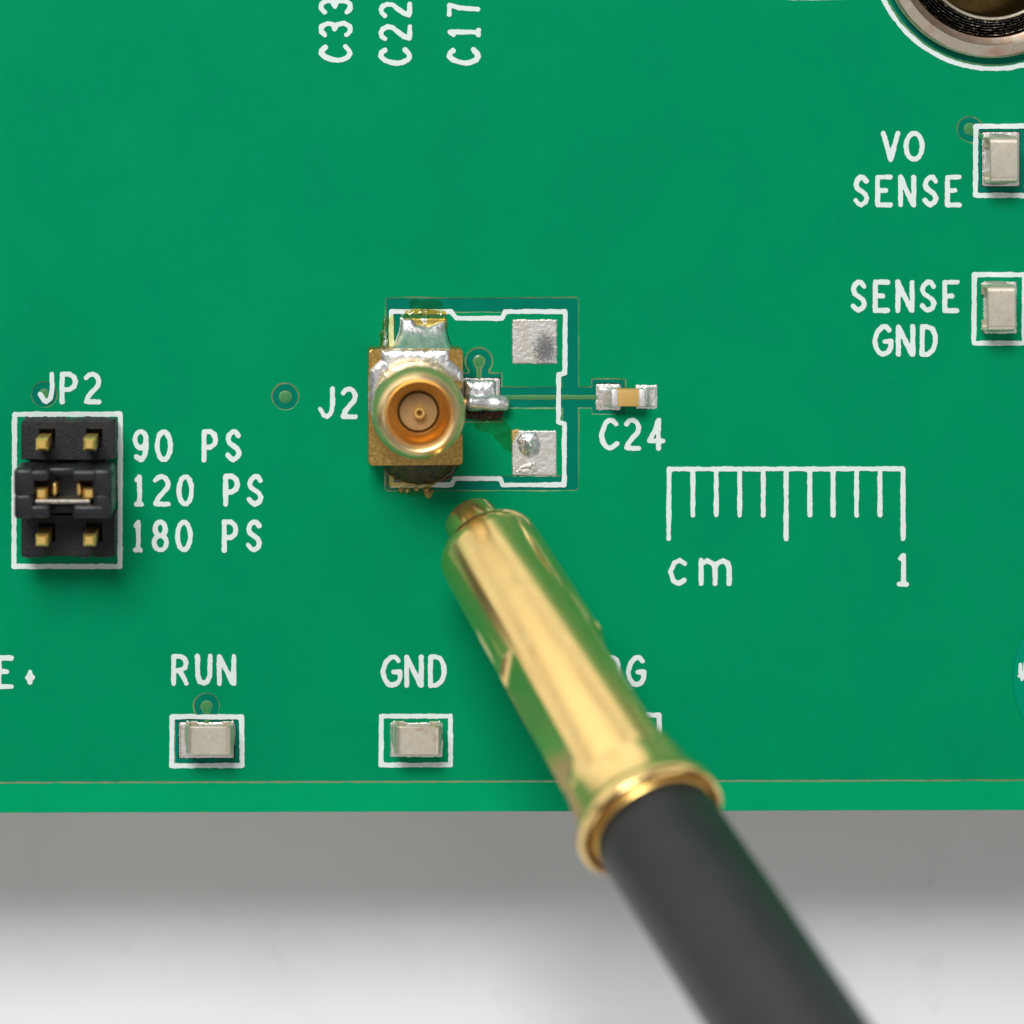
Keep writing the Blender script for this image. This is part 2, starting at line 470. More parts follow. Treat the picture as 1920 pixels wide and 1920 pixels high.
V, Fc = sheet_mesh(pour, 0.0)
mesh_ob('copper_pour', V, Fc, M['mask'], board)
# the pour's lower border: bare-looking line along the board's edge
up = [(x, edge_y(x, 1465.4, 4.5)) for x in range(BX0 + 46, BX1 - 46, 13)]
lo_ = [(x, edge_y(x, 1469.6, 4.5) + random.uniform(-.6, .6)) for x in range(BX1 - 46, BX0 + 46, -13)]
n_up = len(up)
V, Fc = sheet_mesh([up + lo_], -0.004)
V = [Vector((v.x, v.y, -.001 if k < n_up else -.039)) for k, v in enumerate(V)]
mesh_ob('copper_edge', V, Fc, M['tan'], board)
for x0, y0, x1, y1 in ((938, 742.6, 1122, 748.2), (895.8, 684, 900.8, 716), (385.6, 1332, 390, 1358)):
    V, Fc = sheet_mesh([[(x0, y0), (x1, y0), (x1, y1), (x0, y1)]], .004)
    mesh_ob('trace', V, Fc, M['trace'], board)
# tented via domes
for cx, cy in ((535, 744), (83, 739.7), (387.5, 1324.5), (1818, 242), (898, 677.5)):
    V, Fc = blob((cx - 14, cy - 14, cx + 14, cy + 14), lambda X, Y: s_circ(X, Y, cx, cy, 8.2), .0, .02, 6, .8, sink=.005)
    mesh_ob('via', V, Fc, M['trace'], board, 180)
# round keep-out disc cut by the right-hand border of the picture
ang = [2 * math.pi * k / 120 for k in range(120)]
V, Fc = sheet_mesh([[(2061 + 163 * math.cos(a), 1272 + 163 * math.sin(a)) for a in ang], [(2061 + 160 * math.cos(a), 1272 + 160 * math.sin(a)) for a in ang]], [0.004, .014])
mesh_ob('keepout_rim', V, Fc, material('keepout_rim', (.0, .215, .11), .4, spec=.05), board)
V, Fc = sheet_mesh([[(2061 + 160.2 * math.cos(a), 1272 + 160.2 * math.sin(a)) for a in ang]], .014)
mesh_ob('keepout_disc', V, Fc, M['keepout'], board)

# --- white print
def ellipse(cx, cy, rx, ry, n=14, a0=0, a1=360):
    return [(cx + rx * math.cos(math.radians(a0 + (a1 - a0) * k / n)), cy + ry * math.sin(math.radians(a0 + (a1 - a0) * k / n))) for k in range(n + 1)]
G = {
 'C': [[(.95, .14), (.78, .02), (.5, .0), (.26, .12), (.08, .34), (0, .55), (.06, .74), (.26, .93), (.5, 1), (.72, .96), (1, .83)]],
 '2': [[(0, .14), (.2, .03), (.5, 0), (.8, .06), (1, .24), (.92, .42), (.55, .6), (.18, .8), (.02, .98), (.3, 1), (1, 1)]],
 '4': [[(.66, 1), (.66, 0), (.42, .34), (0, .74), (1, .74)], [(.62, .06), (.36, .42)]],
 'J': [[(1, 0), (1, .62), (.86, .88), (.55, 1), (.28, .94), (0, .72)]],
 'P': [[(0, 1), (0, 0), (.55, 0), (.88, .1), (1, .28), (.9, .45), (.55, .56), (.05, .56)]],
 'S': [[(.95, .15), (.72, .01), (.45, .0), (.15, .1), (.02, .27), (.15, .41), (.5, .5), (.85, .61), (1, .75), (.86, .9), (.5, 1), (.25, .95), (0, .83)]],
 'E': [[(1, 0), (0, 0), (0, 1), (1, 1)], [(0, .48), (.62, .48)]],
 'N': [[(0, 1), (0, 0), (.92, .98), (1, 1), (1, 0)]],
 'G': [[(.9, .13), (.7, 0), (.45, .02), (.16, .2), (0, .5), (.08, .75), (.3, .95), (.52, 1), (.85, .92), (1, .76), (1, .53), (.62, .53)]],
 'D': [[(0, 0), (0, 1), (.42, 1), (.8, .85), (1, .56), (.95, .3), (.75, .08), (.4, 0), (0, 0)]],
 'R': [[(0, 1), (0, 0), (.55, 0), (.88, .1), (.98, .26), (.88, .42), (.55, .52), (.05, .52)], [(.45, .52), (.8, .78), (1, 1)]],
 'U': [[(0, 0), (.02, .72), (.2, .93), (.5, 1), (.8, .93), (.98, .72), (1, 0)]],
 'V': [[(0, 0), (.5, 1), (1, 0)]],
 'O': [ellipse(.5, .5, .5, .5)], '0': [ellipse(.5, .5, .5, .5)],
 '9': [ellipse(.5, .29, .48, .29), [(.98, .3), (1, .58), (.86, .84), (.55, 1), (.12, .88)]],
 '8': [ellipse(.5, .25, .40, .25), ellipse(.5, .74, .5, .26)],
 '1': [[(.15, .14), (.62, .02), (.62, 1)], [(.05, 1), (1, 1)]],
 '3': [[(.05, .12), (.3, .0), (.72, .0), (1, .2), (.93, .40), (.5, .47), (.93, .54), (1, .8), (.72, 1), (.3, 1), (.05, .88)]],
 '7': [[(0, 0), (1, 0), (.72, .34), (.55, 1)]],
 'c': [[(1, .14), (.62, 0), (.25, .12), (0, .5), (.2, .88), (.6, 1), (.95, .84)]],
 'm': [[(0, 1), (0, 0)], [(0, .16), (.22, .02), (.42, .14), (.5, .35), (.5, 1)], [(.5, .3), (.58, .12), (.78, .02), (.95, .14), (1, .4), (1, 1)]],
}
SW = 9.2
def print_mesh(name, lines, sw=SW, parent=board, label=None, z=.022, disc=()):
    allp = [p for l in lines for p in l]
    x0, x1 = min(p[0] for p in allp) - sw, max(p[0] for p in allp) + sw
    y0, y1 = min(p[1] for p in allp) - sw, max(p[1] for p in allp) + sw
    X, Y = grid(x0, y0, x1, y1, .8)
    d = np.minimum.reduce([s_line(X, Y, l) for l in lines]) - sw / 2
    d = blur(d, 3) + .6 * noise2(X, Y, 7, 21) + .45 * noise2(X, Y, 3.2, 22) + .5 * noise2(X, Y, 22, 23)
    loops = contours(X, Y, d)
    V, Fc = sheet_mesh(loops, z, wall=.018)
    return mesh_ob(name, V, Fc, M['silk'], parent, label=label)
def text(chars, y0, y1, label, rot=False, sw=SW):
    """chars = [(glyph, start, end)] outer extents in the picture; rot: reads upwards, y0/y1 are then the x extents"""
    h = sw / 2
    t = bpy.data.objects.new('printed_text', None); COL.objects.link(t); t.parent = board
    t.empty_display_size = 1; t['label'] = label
    for ch, a, b in chars:
        lines = []
        for poly in G[ch]:
            if rot: lines.append([(y0 + h + v * (y1 - y0 - sw), b - h - u * (b - a - sw)) for u, v in poly])
            else: lines.append([(a + h + u * (b - a - sw), y0 + h + v * (y1 - y0 - sw)) for u, v in poly])
        print_mesh('figure' if ch.isdigit() else 'letter', lines, sw, t)
    return t
text([('J', 596, 628), ('2', 638.7, 671)], 724.5, 786, 'white printed text J2')
text([('J', 71, 102), ('P', 112, 146), ('2', 157, 190)], 697, 758, 'white printed text JP2')
text([('9', 248, 279), ('0', 290, 324), ('P', 378, 409), ('S', 422.5, 453)], 804.6, 867, 'white printed text 90 PS')
text([('1', 250.5, 270), ('2', 287, 320), ('0', 331, 364), ('P', 418.5, 450), ('S', 463, 494)], 888.6, 950, 'white printed text 120 PS')
text([('1', 248.6, 267.6), ('8', 284, 317), ('0', 328, 361.6), ('P', 416, 447), ('S', 461, 491.6)], 974, 1036, 'white printed text 180 PS')
text([('V', 1652, 1688), ('O', 1694, 1734)], 245, 304, 'white printed text VO')
text([('S', 1600, 1630), ('E', 1641, 1674), ('N', 1684, 1718), ('S', 1729.5, 1760), ('E', 1772, 1803.5)], 327.5, 389, 'white printed text SENSE below VO')
text([('S', 1594.7, 1625.6), ('E', 1636.5, 1669), ('N', 1679, 1715), ('S', 1724.6, 1756), ('E', 1767, 1799)], 524.5, 587, 'white printed text SENSE above GND')
text([('G', 1635.6, 1675), ('N', 1680, 1716), ('D', 1724.6, 1759)], 608, 669, 'white printed text GND below SENSE')
text([('R', 321, 354), ('U', 365.6, 398.5), ('N', 406.5, 443)], 1226, 1286, 'white printed text RUN')
text([('G', 713.5, 754.7), ('N', 758, 794.6), ('D', 802.5, 837.7)], 1227, 1290, 'white printed text GND at the lower edge')
text([('P', 1131, 1164), ('G', 1173.5, 1212)], 1228, 1289, 'white printed text half hidden by the gold plug')
text([('E', -7, 26)], 1229, 1292, 'white printed letter cut by the left border')
print_mesh('printed_text', [[(56.3, 1260), (56.3, 1280)], [(51.5, 1270), (61, 1270)], [(54.5, 1266), (58, 1274)], [(58, 1266), (54.5, 1274)]], 8, label='small white printed plus sign')
text([('C', 1123.6, 1161), ('2', 1170.5, 1203), ('4', 1213, 1248)], 783, 845, 'white printed text C24')
text([('C', 82.7, 118), ('3', 39, 71), ('3', -4, 28.7)], 598, 661, 'white printed text C33 running upwards', True)
text([('C', 88.5, 123.7), ('2', 45.5, 77), ('2', 3, 33.6)], 709.5, 773, 'white printed text C22 running upwards', True)
text([('C', 88.5, 123.2), ('1', 51.5, 71), ('7', 5, 32)], 837.7, 901.4, 'white printed text C17 running upwards', True)
text([('c', 1252.5, 1289), ('m', 1310, 1372)], 1046, 1099, 'white printed text cm')
text([('1', 1681, 1704)], 1035, 1100, 'white printed figure 1')
tk = [1254.8, 1299, 1343, 1387, 1431, 1474, 1518.5, 1562, 1606, 1650, 1693.3]
print_mesh('printed_scale', [[(1255.5, 879.6), (1692.6, 879.0)]] + [[(x, 880), (x - (1 if k == 0 else 0), 1010 if k in (0, 5, 10) else 966)] for k, x in enumerate(tk)],
           9.0, label='white printed centimetre scale with ten divisions')
print_mesh('printed_outline', [[(27.5, 777), (226, 776.5), (225, 1062), (26, 1062), (27.5, 777)]], 9.4, label='white printed frame round the pin header')
Z1 = lambda pts: [(640 + x / 4, 530 + y / 4) for x, y in pts]
print_mesh('printed_outline', [Z1([(375, 217), (825, 217), (865, 268), (1205, 268), (1228, 217), (1680, 217), (1677, 680), (1630, 690), (1628, 1045), (1674, 1058),
           (1672, 1517), (1210, 1517), (1195, 1470), (850, 1470), (828, 1517), (375, 1517), (375, 217)])], 9.0, label='white printed notched outline round the coaxial jack')
print_mesh('printed_outline', [[(322.5, 1344), (362, 1343.5), (372, 1344.5), (453, 1344), (454, 1435), (322, 1436), (322.5, 1344)]], 9.2, label='white printed frame under RUN')
print_mesh('printed_outline', [[(715, 1343), (844.5, 1343), (845, 1434), (714.5, 1434.5), (715, 1343)]], 9.0, label='white printed frame under GND')
print_mesh('printed_outline', [[(1107, 1341), (1236, 1340.5), (1236.5, 1432), (1107, 1432), (1107, 1341)]], 9.0, label='white printed frame hidden by the gold plug')
print_mesh('printed_outline', [[(1829.5, 237), (1926, 236.5), (1926, 366.5), (1829, 366), (1829.5, 237)]], 9.6, label='white printed frame beside VO SENSE')
print_mesh('printed_outline', [[(1827, 515), (1920.5, 515), (1920.5, 643.5), (1826, 643.5), (1827, 515)]], 9.4, label='white printed frame beside SENSE GND')
print_mesh('printed_outline', [[(1862 + 227 * math.cos(a), -98 + 227 * math.sin(a)) for a in [2 * math.pi * k / 72 for k in range(73)]]], 8.8, label='white printed circle round the metal socket')
print_mesh('printed_outline', [[(1480, -4), (1577, -4)]], 8)
print_mesh('printed_mark', [[(1914, 1246), (1913, 1262)], [(1922, 1243), (1920, 1268)], [(1911, 1268), (1917, 1262)], [(1916, 1274), (1921, 1266)]], 6.5, z=.034)

# --- pads
def pad(x0, y0, x1, y1, mat, label=None, z=.03, h=.02, bump=.006):
    V, Fc = blob((x0 - 3, y0 - 3, x1 + 3, y1 + 3), lambda X, Y: s_rect(X, Y, x0, y0, x1, y1, 1.5) + .5 * noise2(X, Y, 5, 31) + .3 * noise2(X, Y, 2, 32), z, h, 3, 1.0, bump, 5, sink=z + .02)
    return mesh_ob('solder_pad', V, Fc, mat, board, 180, label=label)
def smudged(name, cx, cy, rx, ry):
    """tinned surface with one charcoal smear of dried flux (a mark of its own shape)"""
    m = material(name, (.78, .77, .74), .46, .84, col2=(.72, .66, .57), nscale=1.6, bump=.2, bscale=40, bdist=.02)
    nt = m.node_tree; N = nt.nodes; Lk = nt.links; b = N["Principled BSDF"]
    old = b.inputs["Base Color"].links[0].from_socket
    tc = N.new("ShaderNodeTexCoord"); mp = N.new("ShaderNodeMapping")
    mp.inputs["Location"].default_value = (-cx / rx, -cy / ry, 0); mp.inputs["Scale"].default_value = (1 / rx, 1 / ry, 0)
    Lk.new(tc.outputs["Object"], mp.inputs[0])
    ln = N.new("ShaderNodeVectorMath"); ln.operation = 'LENGTH'; Lk.new(mp.outputs[0], ln.inputs[0])
    n = N.new("ShaderNodeTexNoise"); n.inputs["Scale"].default_value = 9; n.inputs["Detail"].default_value = 9; n.inputs["Roughness"].default_value = .8
    Lk.new(tc.outputs["Object"], n.inputs["Vector"])
    s = N.new("ShaderNodeMath"); s.operation = 'MULTIPLY_ADD'; s.inputs[1].default_value = 3.4; Lk.new(n.outputs["Fac"], s.inputs[0]); Lk.new(ln.outputs["Value"], s.inputs[2])
    r = N.new("ShaderNodeMapRange"); r.inputs[1].default_value = 2.2; r.inputs[2].default_value = 2.75; r.inputs[3].default_value = .85; r.inputs[4].default_value = 0
    Lk.new(s.outputs[0], r.inputs[0])
    mx = N.new("ShaderNodeMix"); mx.data_type = 'RGBA'; Lk.new(r.outputs[0], mx.inputs[0]); Lk.new(old, mx.inputs[6]); mx.inputs[7].default_value = (.16, .165, .18, 1)
    Lk.new(mx.outputs[2], b.inputs["Base Color"])
    return m
c = P(1022, 655)
pad(961, 599, 1044, 682, smudged('smudged_tinned_pad', c.x, c.y, .55, .75), 'square tinned pad with a charcoal smudge')
low = pad(960.5, 807.5, 1043, 891, M['tinned'], 'square tinned pad carrying a pointed solder lump')
def f_peak(X, Y): return np.minimum(s_circ(X, Y, 993, 836, 21), s_poly(X, Y, [(968, 823), (978, 812), (1005, 809), (1010, 825), (990, 845), (970, 832)])) + 1.2 * noise2(X, Y, 7, 41)
V, Fc = blob((962, 804, 1020, 862), f_peak, .05, .20, 20, .8, .02, 9, zfun=lambda X, Y: .30 * np.exp(-((X - 995) ** 2 + (Y - 836) ** 2) / 70.))
mesh_ob('solder_peak', V, Fc, M['solder'], low, 180)
V, Fc = blob((962, 852, 1012, 892), lambda X, Y: s_poly(X, Y, [(966, 886), (975, 874), (992, 866), (1004, 868), (1008, 884), (996, 889)]) + 1.5 * noise2(X, Y, 6, 43), .05, .06, 6, .8, .03, 5)
mesh_ob('solder_lump', V, Fc, M['solder_dull'], low, 180)
V, Fc = blob((956, 802, 985, 835), lambda X, Y: s_poly(X, Y, [(960, 807), (973, 807), (966, 822), (961, 832)]) + .8 * noise2(X, Y, 5, 44), .05, .05, 5, .8, .02, 4)
mesh_ob('flux_drop', V, Fc, M['amber'], low, 180)
pad(752, 597, 836, 682, M['tinned']); pad(752, 806, 836, 889, M['tinned'])
cp = pad(866, 711, 935, 782, M['solder_dull'], 'small pad under the jack pin heaped with bright solder')
V, Fc = blob((862, 706, 940, 760), lambda X, Y: s_rect(X, Y, 869, 712, 930, 758, 6) + 1.8 * noise2(X, Y, 12, 51), .05, .30, 20, .8, .03, 18)
mesh_ob('solder_lump', V, Fc, M['solder'], cp, 180)
def cap_pad(x0, y0, x1, y1): return pad(x0, y0, x1, y1, M['solder_bright'])
cap_pad(1119.5, 722, 1161, 766.5); cap_pad(1192, 722, 1232, 766)
for x0, y0, x1, y1 in ((338, 1356, 436, 1419), (732, 1355, 830, 1419), (1124, 1354, 1221, 1418), (1844, 250, 1909, 347), (1844, 528, 1906, 625)):
    pad(x0, y0, x1, y1, M['tinned'])

M['gap'] = material('dark_mask_opening', (.012, .018, .014), .5, spec=.2)
for x0, y0, x1, y1 in ((1117, 718, 1164, 769), (334.5, 1352.5, 440.5, 1422), (1840.5, 246.5, 1913, 350.5), (863, 707.5, 938.5, 785)):
    X, Y = grid(x0 - 4, y0 - 4, x1 + 4, y1 + 4, .8)
    V, Fc = sheet_mesh(contours(X, Y, s_rect(X, Y, x0, y0, x1, y1, 1) + .5 * noise2(X, Y, 5, 33)), -.028)
    mesh_ob('mask_opening', V, Fc, M['gap'], board)

# --- dried flux and painted shade on the board round the jack
def flux(name, bounds, fld, h, r, mat, bump=.01, seed=60, z=.024, step=1.0):
    V, Fc = blob(bounds, lambda X, Y: fld(X, Y) + 1.6 * noise2(X, Y, 11, seed) + .8 * noise2(X, Y, 4, seed + 1), z, h, r, step, bump, 8, sink=-.001)
    X = mesh_ob(name, V, Fc, mat, board, 180); return X
flux('flux_residue_and_shade', (748, 574, 842, 622), lambda X, Y: np.maximum(s_poly(X, Y, [(757, 598), (762, 585), (775, 580), (800, 582), (834, 586), (837, 612), (760, 614)]), -s_circ(X, Y, 795, 597, 6)), .10, 8, M['film_amber'])
flux('flux_residue_and_shade', (755, 556, 840, 592), lambda X, Y: s_rect(X, Y, 768, 563, 828, 588, 8), .02, 6, M['film_dark'], z=.026)
flux('flux_residue_and_shade', (706, 588, 728, 660), lambda X, Y: s_poly(X, Y, [(723, 594), (724, 655), (712, 655), (714, 625), (719, 606)]), .12, 6, M['film_green'])
flux('flux_residue_and_shade', (724, 588, 742, 660), lambda X, Y: s_rect(X, Y, 727, 592, 739, 655, 4), .015, 6, M['film_pale'])
flux('flux_residue_and_shade', (722, 866, 822, 920), lambda X, Y: s_poly(X, Y, [(727, 872), (738, 896), (812, 897), (815, 906), (800, 915), (730, 914)]), .05, 6, M['film_amber'])
flux('flux_residue_and_shade', (890, 775, 975, 860), lambda X, Y: s_line(X, Y, [(905, 790), (935, 800), (958, 830)]) - 16, .015, 8, M['film_dark'])  # brown flux tint doubling as painted shadow between pin and lower pad
flux('flux_residue_and_shade', (742, 908, 822, 936), lambda X, Y: s_line(X, Y, [(752, 920), (785, 925), (805, 920)]) - 6, .04, 5, M['film_dark'])
for cx, cy, r, h in ((752, 920, 3.4, .12), (763, 920, 3.6, .10), (781, 917, 3, .1), (800, 919, 4.5, .16), (803, 927, 7.5, .22), (809, 923, 3.5, .18)):
    V, Fc = blob((cx - 12, cy - 12, cx + 12, cy + 12), lambda X, Y: s_circ(X, Y, cx, cy, r) + 1.5 * noise2(X, Y, 4, 71), .02, h, r, .8, .05, 4)
    mesh_ob('flux_crumb', V, Fc, M['amber'], board, 180)
V, Fc = blob((862, 758, 956, 796), lambda X, Y: s_poly(X, Y, [(868, 764), (948, 764), (944, 779), (925, 785), (900, 786), (872, 782)]) + 2 * noise2(X, Y, 6, 73), .02, .18, 8, .8, .08, 4)
mesh_ob('flux_crust', V, Fc, M['flux_crust'], board, 180)

# ------------------------------------------------------------------ coaxial jack
ZB = 1.7
jc = P(780, 763, 0)
jack = empty('coaxial_jack', (P(782, 764, ZB).x, P(782, 764, ZB).y, 0), 'gold square-based coaxial jack with silver solder round its barrel', 'coaxial jack')
def q(px, py, z=ZB): v = P(px, py, z); return (v.x, v.y)
def rounded(pts, r, n=4):
    out = []
    k = len(pts)
    for i in range(k):
        p0, p1, p2 = Vector(pts[i - 1]), Vector(pts[i]), Vector(pts[(i + 1) % k])
        a = p1 + (p0 - p1).normalized() * r; b = p1 + (p2 - p1).normalized() * r
        for s in range(n + 1):
            t = s / n
            out.append(tuple((a * (1 - t) ** 2 + p1 * 2 * t * (1 - t) + b * t * t)))
    return out
base_pts = [q(692, 655), q(868, 654.5), q(867, 731), q(851, 733), q(851, 810), q(867, 811.5), q(867.5, 871.5), q(691.5, 873)]
V, Fc = prism(rounded(base_pts, .14)[::-1], .06, ZB, bev=.06, seg=2)
mesh_ob('base', V, Fc, M['gold_dull'], jack, None)
bc = P(781.5, 765, ZB)
prof = [(ZB - .05, 1.72), (2.35, 1.72), (2.5, 1.86), (2.75, 1.95), (3.3, 1.96), (3.7, 1.95), (3.95, 1.92), (4.15, 1.86), (4.3, 1.79), (4.42, 1.71), (4.51, 1.63), (4.57, 1.57), (4.60, 1.52),
        (4.585, 1.47), (4.42, 1.36), (4.34, 1.31)]
V, Fc = lathe(prof, 96, (bc.x, bc.y, 0))
mesh_ob('barrel', V, Fc, M['gold_jack'], jack, 40)
V, Fc = lathe([(4.34, 1.312), (4.2, 1.28), (3.9, 1.14), (3.6, .95), (3.42, .86), (3.36, .845), (2.9, .84)], 96, (bc.x, bc.y, 0))
mesh_ob('bore_wall', V, Fc, material('shade_darkened_gold', (.80, .53, .22), .24, 1.0, col2=(.74, .48, .19), nscale=3, bump=.05, bscale=20, bdist=.02), jack, 40)  # barrel gold darkened here to paint in the shade of the bore
V, Fc = lathe([(2.9, .835), (3.30, .79), (3.36, .77), (3.36, .2), (3.36, .0)], 64, (bc.x, bc.y, 0))
mesh_ob('insulator', V, Fc, M['insulator'], jack, 40)
V, Fc = lathe([(3.3, .25), (3.68, .25), (3.76, .21), (3.76, .13), (3.70, .11), (3.36, .11)], 40, (bc.x + .03, bc.y - .01, 0))
mesh_ob('socket_contact', V, Fc, M['gold_pin'], jack, 40)
def f_coat(X, Y):
    rect = s_rect(X, Y, 692.5, 655.5, 866.5, 871)
    ring = np.maximum(s_circ(X, Y, 779, 765, 111), -s_circ(X, Y, 781.5, 765, 76))
    top = np.maximum(s_rect(X, Y, 714, 640, 842, 700), -s_circ(X, Y, 781.5, 765, 76))
    side = np.maximum(Y - (716 + 62 * (X < 745)), 0 * X - 1e3)
    return np.maximum.reduce([rect + .6, np.minimum(ring, top), side]) + 1.2 * noise2(X, Y, 10, 81)
V, Fc = blob((688, 650, 872, 785), f_coat, ZB - .01, .18, 18, 1.0, .012, 16, sink=.05)
mesh_ob('solder_coat', V, Fc, M['solder'], jack, 180)
def f_fil(X, Y): return s_poly(X, Y, [(753, 599), (772, 597), (780, 606), (800, 611), (835, 600), (836, 622), (841, 640), (852, 663), (722, 663), (738, 646), (749, 628)]) + 1.0 * noise2(X, Y, 9, 85)
V, Fc = blob((716, 590, 858, 666), f_fil, .03, .22, 10, 1.0, .02, 16, zfun=lambda X, Y: 1.40 * np.clip((Y - 604) / 54, 0, 1) ** 1.6)
mesh_ob('solder_fillet', V, Fc, M['solder'], jack, 180)
V, Fc = blob((712, 862, 866, 916), lambda X, Y: np.maximum(np.hypot((X - 790) / 70, (Y - 868) / 41) * 41 - 41, 862 - Y) + .8 * noise2(X, Y, 9, 87), .02, .30, 12, 1.0, .03, 14,
             zfun=lambda X, Y: .85 * np.clip((905 - Y) / 36, 0, 1) ** 1.3)
mesh_ob('burnt_flux_fillet', V, Fc, M['flux_dark'], jack, 180)
a, b = P(862, 754, .62), P(955, 757, .50)
ax = b - a
Lp = ax.length
def lump(t, r, th): return r * (1 + .05 * math.sin(3 * th + t * 4) + .04 * math.sin(t * 9 + th) + .05 * math.sin(t * 3.1))
V, Fc = lathe([(0, .20), (.16, .20), (.30, .20)], 32, a, ax)
mesh_ob('centre_pin', V, Fc, M['gold_pin'], jack, 50)
tt = [.26 + (Lp - .26) * k / 26 for k in range(27)]
prof = [(t, .33 * min(1, .55 + (t - .26) * 3) + .02 * math.sin(t * 5)) for t in tt[:-4]]
prof += [(tt[-4], .33), (tt[-3], .31), (tt[-2], .25), (tt[-1], .10), (tt[-1] + .01, .001)]
V, Fc = lathe(prof, 40, a, ax, lump)
mesh_ob('soldered_pin', V, Fc, M['solder'], jack, 180)

# ------------------------------------------------------------------ plug and cable
T0 = P(880, 970, .95)
R0 = P(1219, 1538, 14.0)
AX = (R0 - T0).normalized(); PL = (R0 - T0).length
plug = empty('cable_plug', (T0.x, T0.y, 0), 'gold coaxial plug on a thick black cable leaning over the board edge', 'cable plug')
V, Fc = lathe([(0, .70), (0.0, 1.02), (.05, 1.11), (.16, 1.16), (1.28, 1.18), (1.34, 1.12), (1.5, 1.12)], 96, T0, AX)
Vd, Fd = lathe([(0.25, .001), (.25, .70), (0, .70)], 96, T0, AX)
mesh_ob('tip', *join((V, Fc), (Vd, Fd)), M['gold'], plug, 40)
V, Fc = lathe([(1.36, 1.0), (1.38, 1.30), (1.44, 1.38), (1.58, 1.42), (1.7, 1.42)], 96, T0, AX)
mesh_ob('collar', V, Fc, M['gold'], plug, 40)
RB = 2.22
FL0, FL1 = 9.0, 14.6
def flats(t, r, th):
    if t > PL - .6: return r * (1 + .018 * math.sin(2 * th + .6) + .012 * math.sin(5 * th))
    if t < FL0 - .55 or t > FL1 + .5: return r
    dep = .27
    if t < FL0: dep *= math.sqrt(max(0, 1 - ((FL0 - t) / .55) ** 2))
    if t > FL1: dep *= max(0, 1 - (t - FL1) / .5)
    d = r - dep
    out = r
    for n0 in (math.radians(60), math.radians(-88)):
        cth = math.cos(th - n0)
        if cth > .2: out = min(out, d / cth)
    return out
prof = [(1.62, 1.3), (1.63, 1.76), (1.68, 1.90), (1.80, 2.03), (1.98, 2.13), (2.15, 2.18), (2.4, 2.20)]
prof += [(2.4 + (PL - 2.0 - 2.4) * k / 260, 2.20 + .15 * k / 260) for k in range(1, 261)]
prof += [(PL - 1.2, 2.36), (PL - .56, 2.37), (PL - .53, 2.42), (PL - .50, 2.74), (PL - .44, 2.87), (PL - .32, 2.95), (PL - .1, 2.98), (PL + .08, 2.98), (PL + .20, 2.94), (PL + .26, 2.86), (PL + .22, 2.77), (PL + .05, 2.69), (PL - .4, 2.60), (PL - 1.2, 2.5), (PL - 2.0, 2.43)]
V, Fc = lathe(prof, 192, T0, AX, flats)
mesh_ob('crimp_sleeve', V, Fc, M['gold'], plug, 30)
V, Fc = lathe([(PL - 1.2, 2.2), (PL - .35, 2.2), (PL - .30, 2.34), (PL - .12, 2.46), (PL + .10, 2.52), (PL + .32, 2.50), (PL + .44, 2.42), (PL + .52, 2.1)], 96, T0, AX)
mesh_ob('ferrule', V, Fc, M['gold_pin'], plug, 40)
# cable: straight out of the sleeve, then bending down to the table beyond the picture
def bez(p0, p1, p2, p3, t): return p0 * (1 - t) ** 3 + p1 * 3 * t * (1 - t) ** 2 + p2 * 3 * t * t * (1 - t) + p3 * t ** 3
s0 = R0 + AX * .46
AX2 = (P(1474, 1922, 23.6) - s0).normalized()
s1 = R0 + AX2 * 26.0
hd = Vector((AX.x, AX.y, 0)).normalized()
path = [s0, s0 + AX2 * .05, s0 + AX2 * .18] + [s0 + (s1 - s0) * k / 30 for k in range(1, 30)]
end = s1 + hd * 62; end.z = TZ + 2.5
path += [bez(s1, s1 + AX2 * 24, end - hd * 20 + Vector((0, 0, 28)), end + Vector((0, 0, 0)), k / 50) for k in range(51)]
CR = 2.45
V, Fc = [], []
seg = 64
for i, pnt in enumerate(path):
    crr = CR * (.95, .985)[i] if i < 2 else CR
    t = (path[min(i + 1, len(path) - 1)] - path[max(i - 1, 0)]).normalized()
    side = Vector((hd.y, -hd.x, 0)); side = (side - t * side.dot(t)).normalized(); upv = side.cross(t)
    for k in range(seg):
        th = 2 * math.pi * k / seg
        V.append(pnt + (side * math.cos(th) + upv * math.sin(th)) * crr)
for i in range(len(path) - 1):
    for k in range(seg):
        k2 = (k + 1) % seg
        Fc.append((i * seg + k, i * seg + k2, (i + 1) * seg + k2, (i + 1) * seg + k))
Fc.append(tuple((len(path) - 1) * seg + k for k in range(seg)))
mesh_ob('cable', V, Fc, M['jacket'], plug, 180)

# ------------------------------------------------------------------ pin header and jumper
ZH = 2.0
hc = P(127, 913, ZH)
header = empty('pin_header', (hc.x, hc.y, 0), 'black two by three pin header with square gold pins', 'pin header')
X0, X1 = P(39.5, 0, ZH).x, P(215, 0, ZH).x
Yt, Yb = P(0, 793, ZH).y, P(0, 1042, ZH).y
pit = 1.97
parts = []
torn = []
hx = (P(78, 0, 3.9).x + P(167.5, 0, 3.9).x) / 2
pins = []
for r in range(3):
    yc = P(0, 834 + (1013 - 834) / 2 * r, 3.9).y
    for s_ in (-1, 1):
        pins.append((hx + s_ * pit / 2, yc, r))
def block(x0, x1, y0, y1, hx0, hx1, hy0, hy1, z0, z1, ch):
    """block with a square hole for a pin, as 4 bars"""
    return join(box(x0, y0, z0, hx0, y1, z1, .03, 1), box(hx1, y0, z0, x1, y1, z1, .03, 1),
                box(hx0 - .02, y0 + .001, z0 + .001, hx1 + .02, hy0, z1 - .001), box(hx0 - .02, hy1, z0 + .001, hx1 + .02, y1 - .001, z1 - .001))
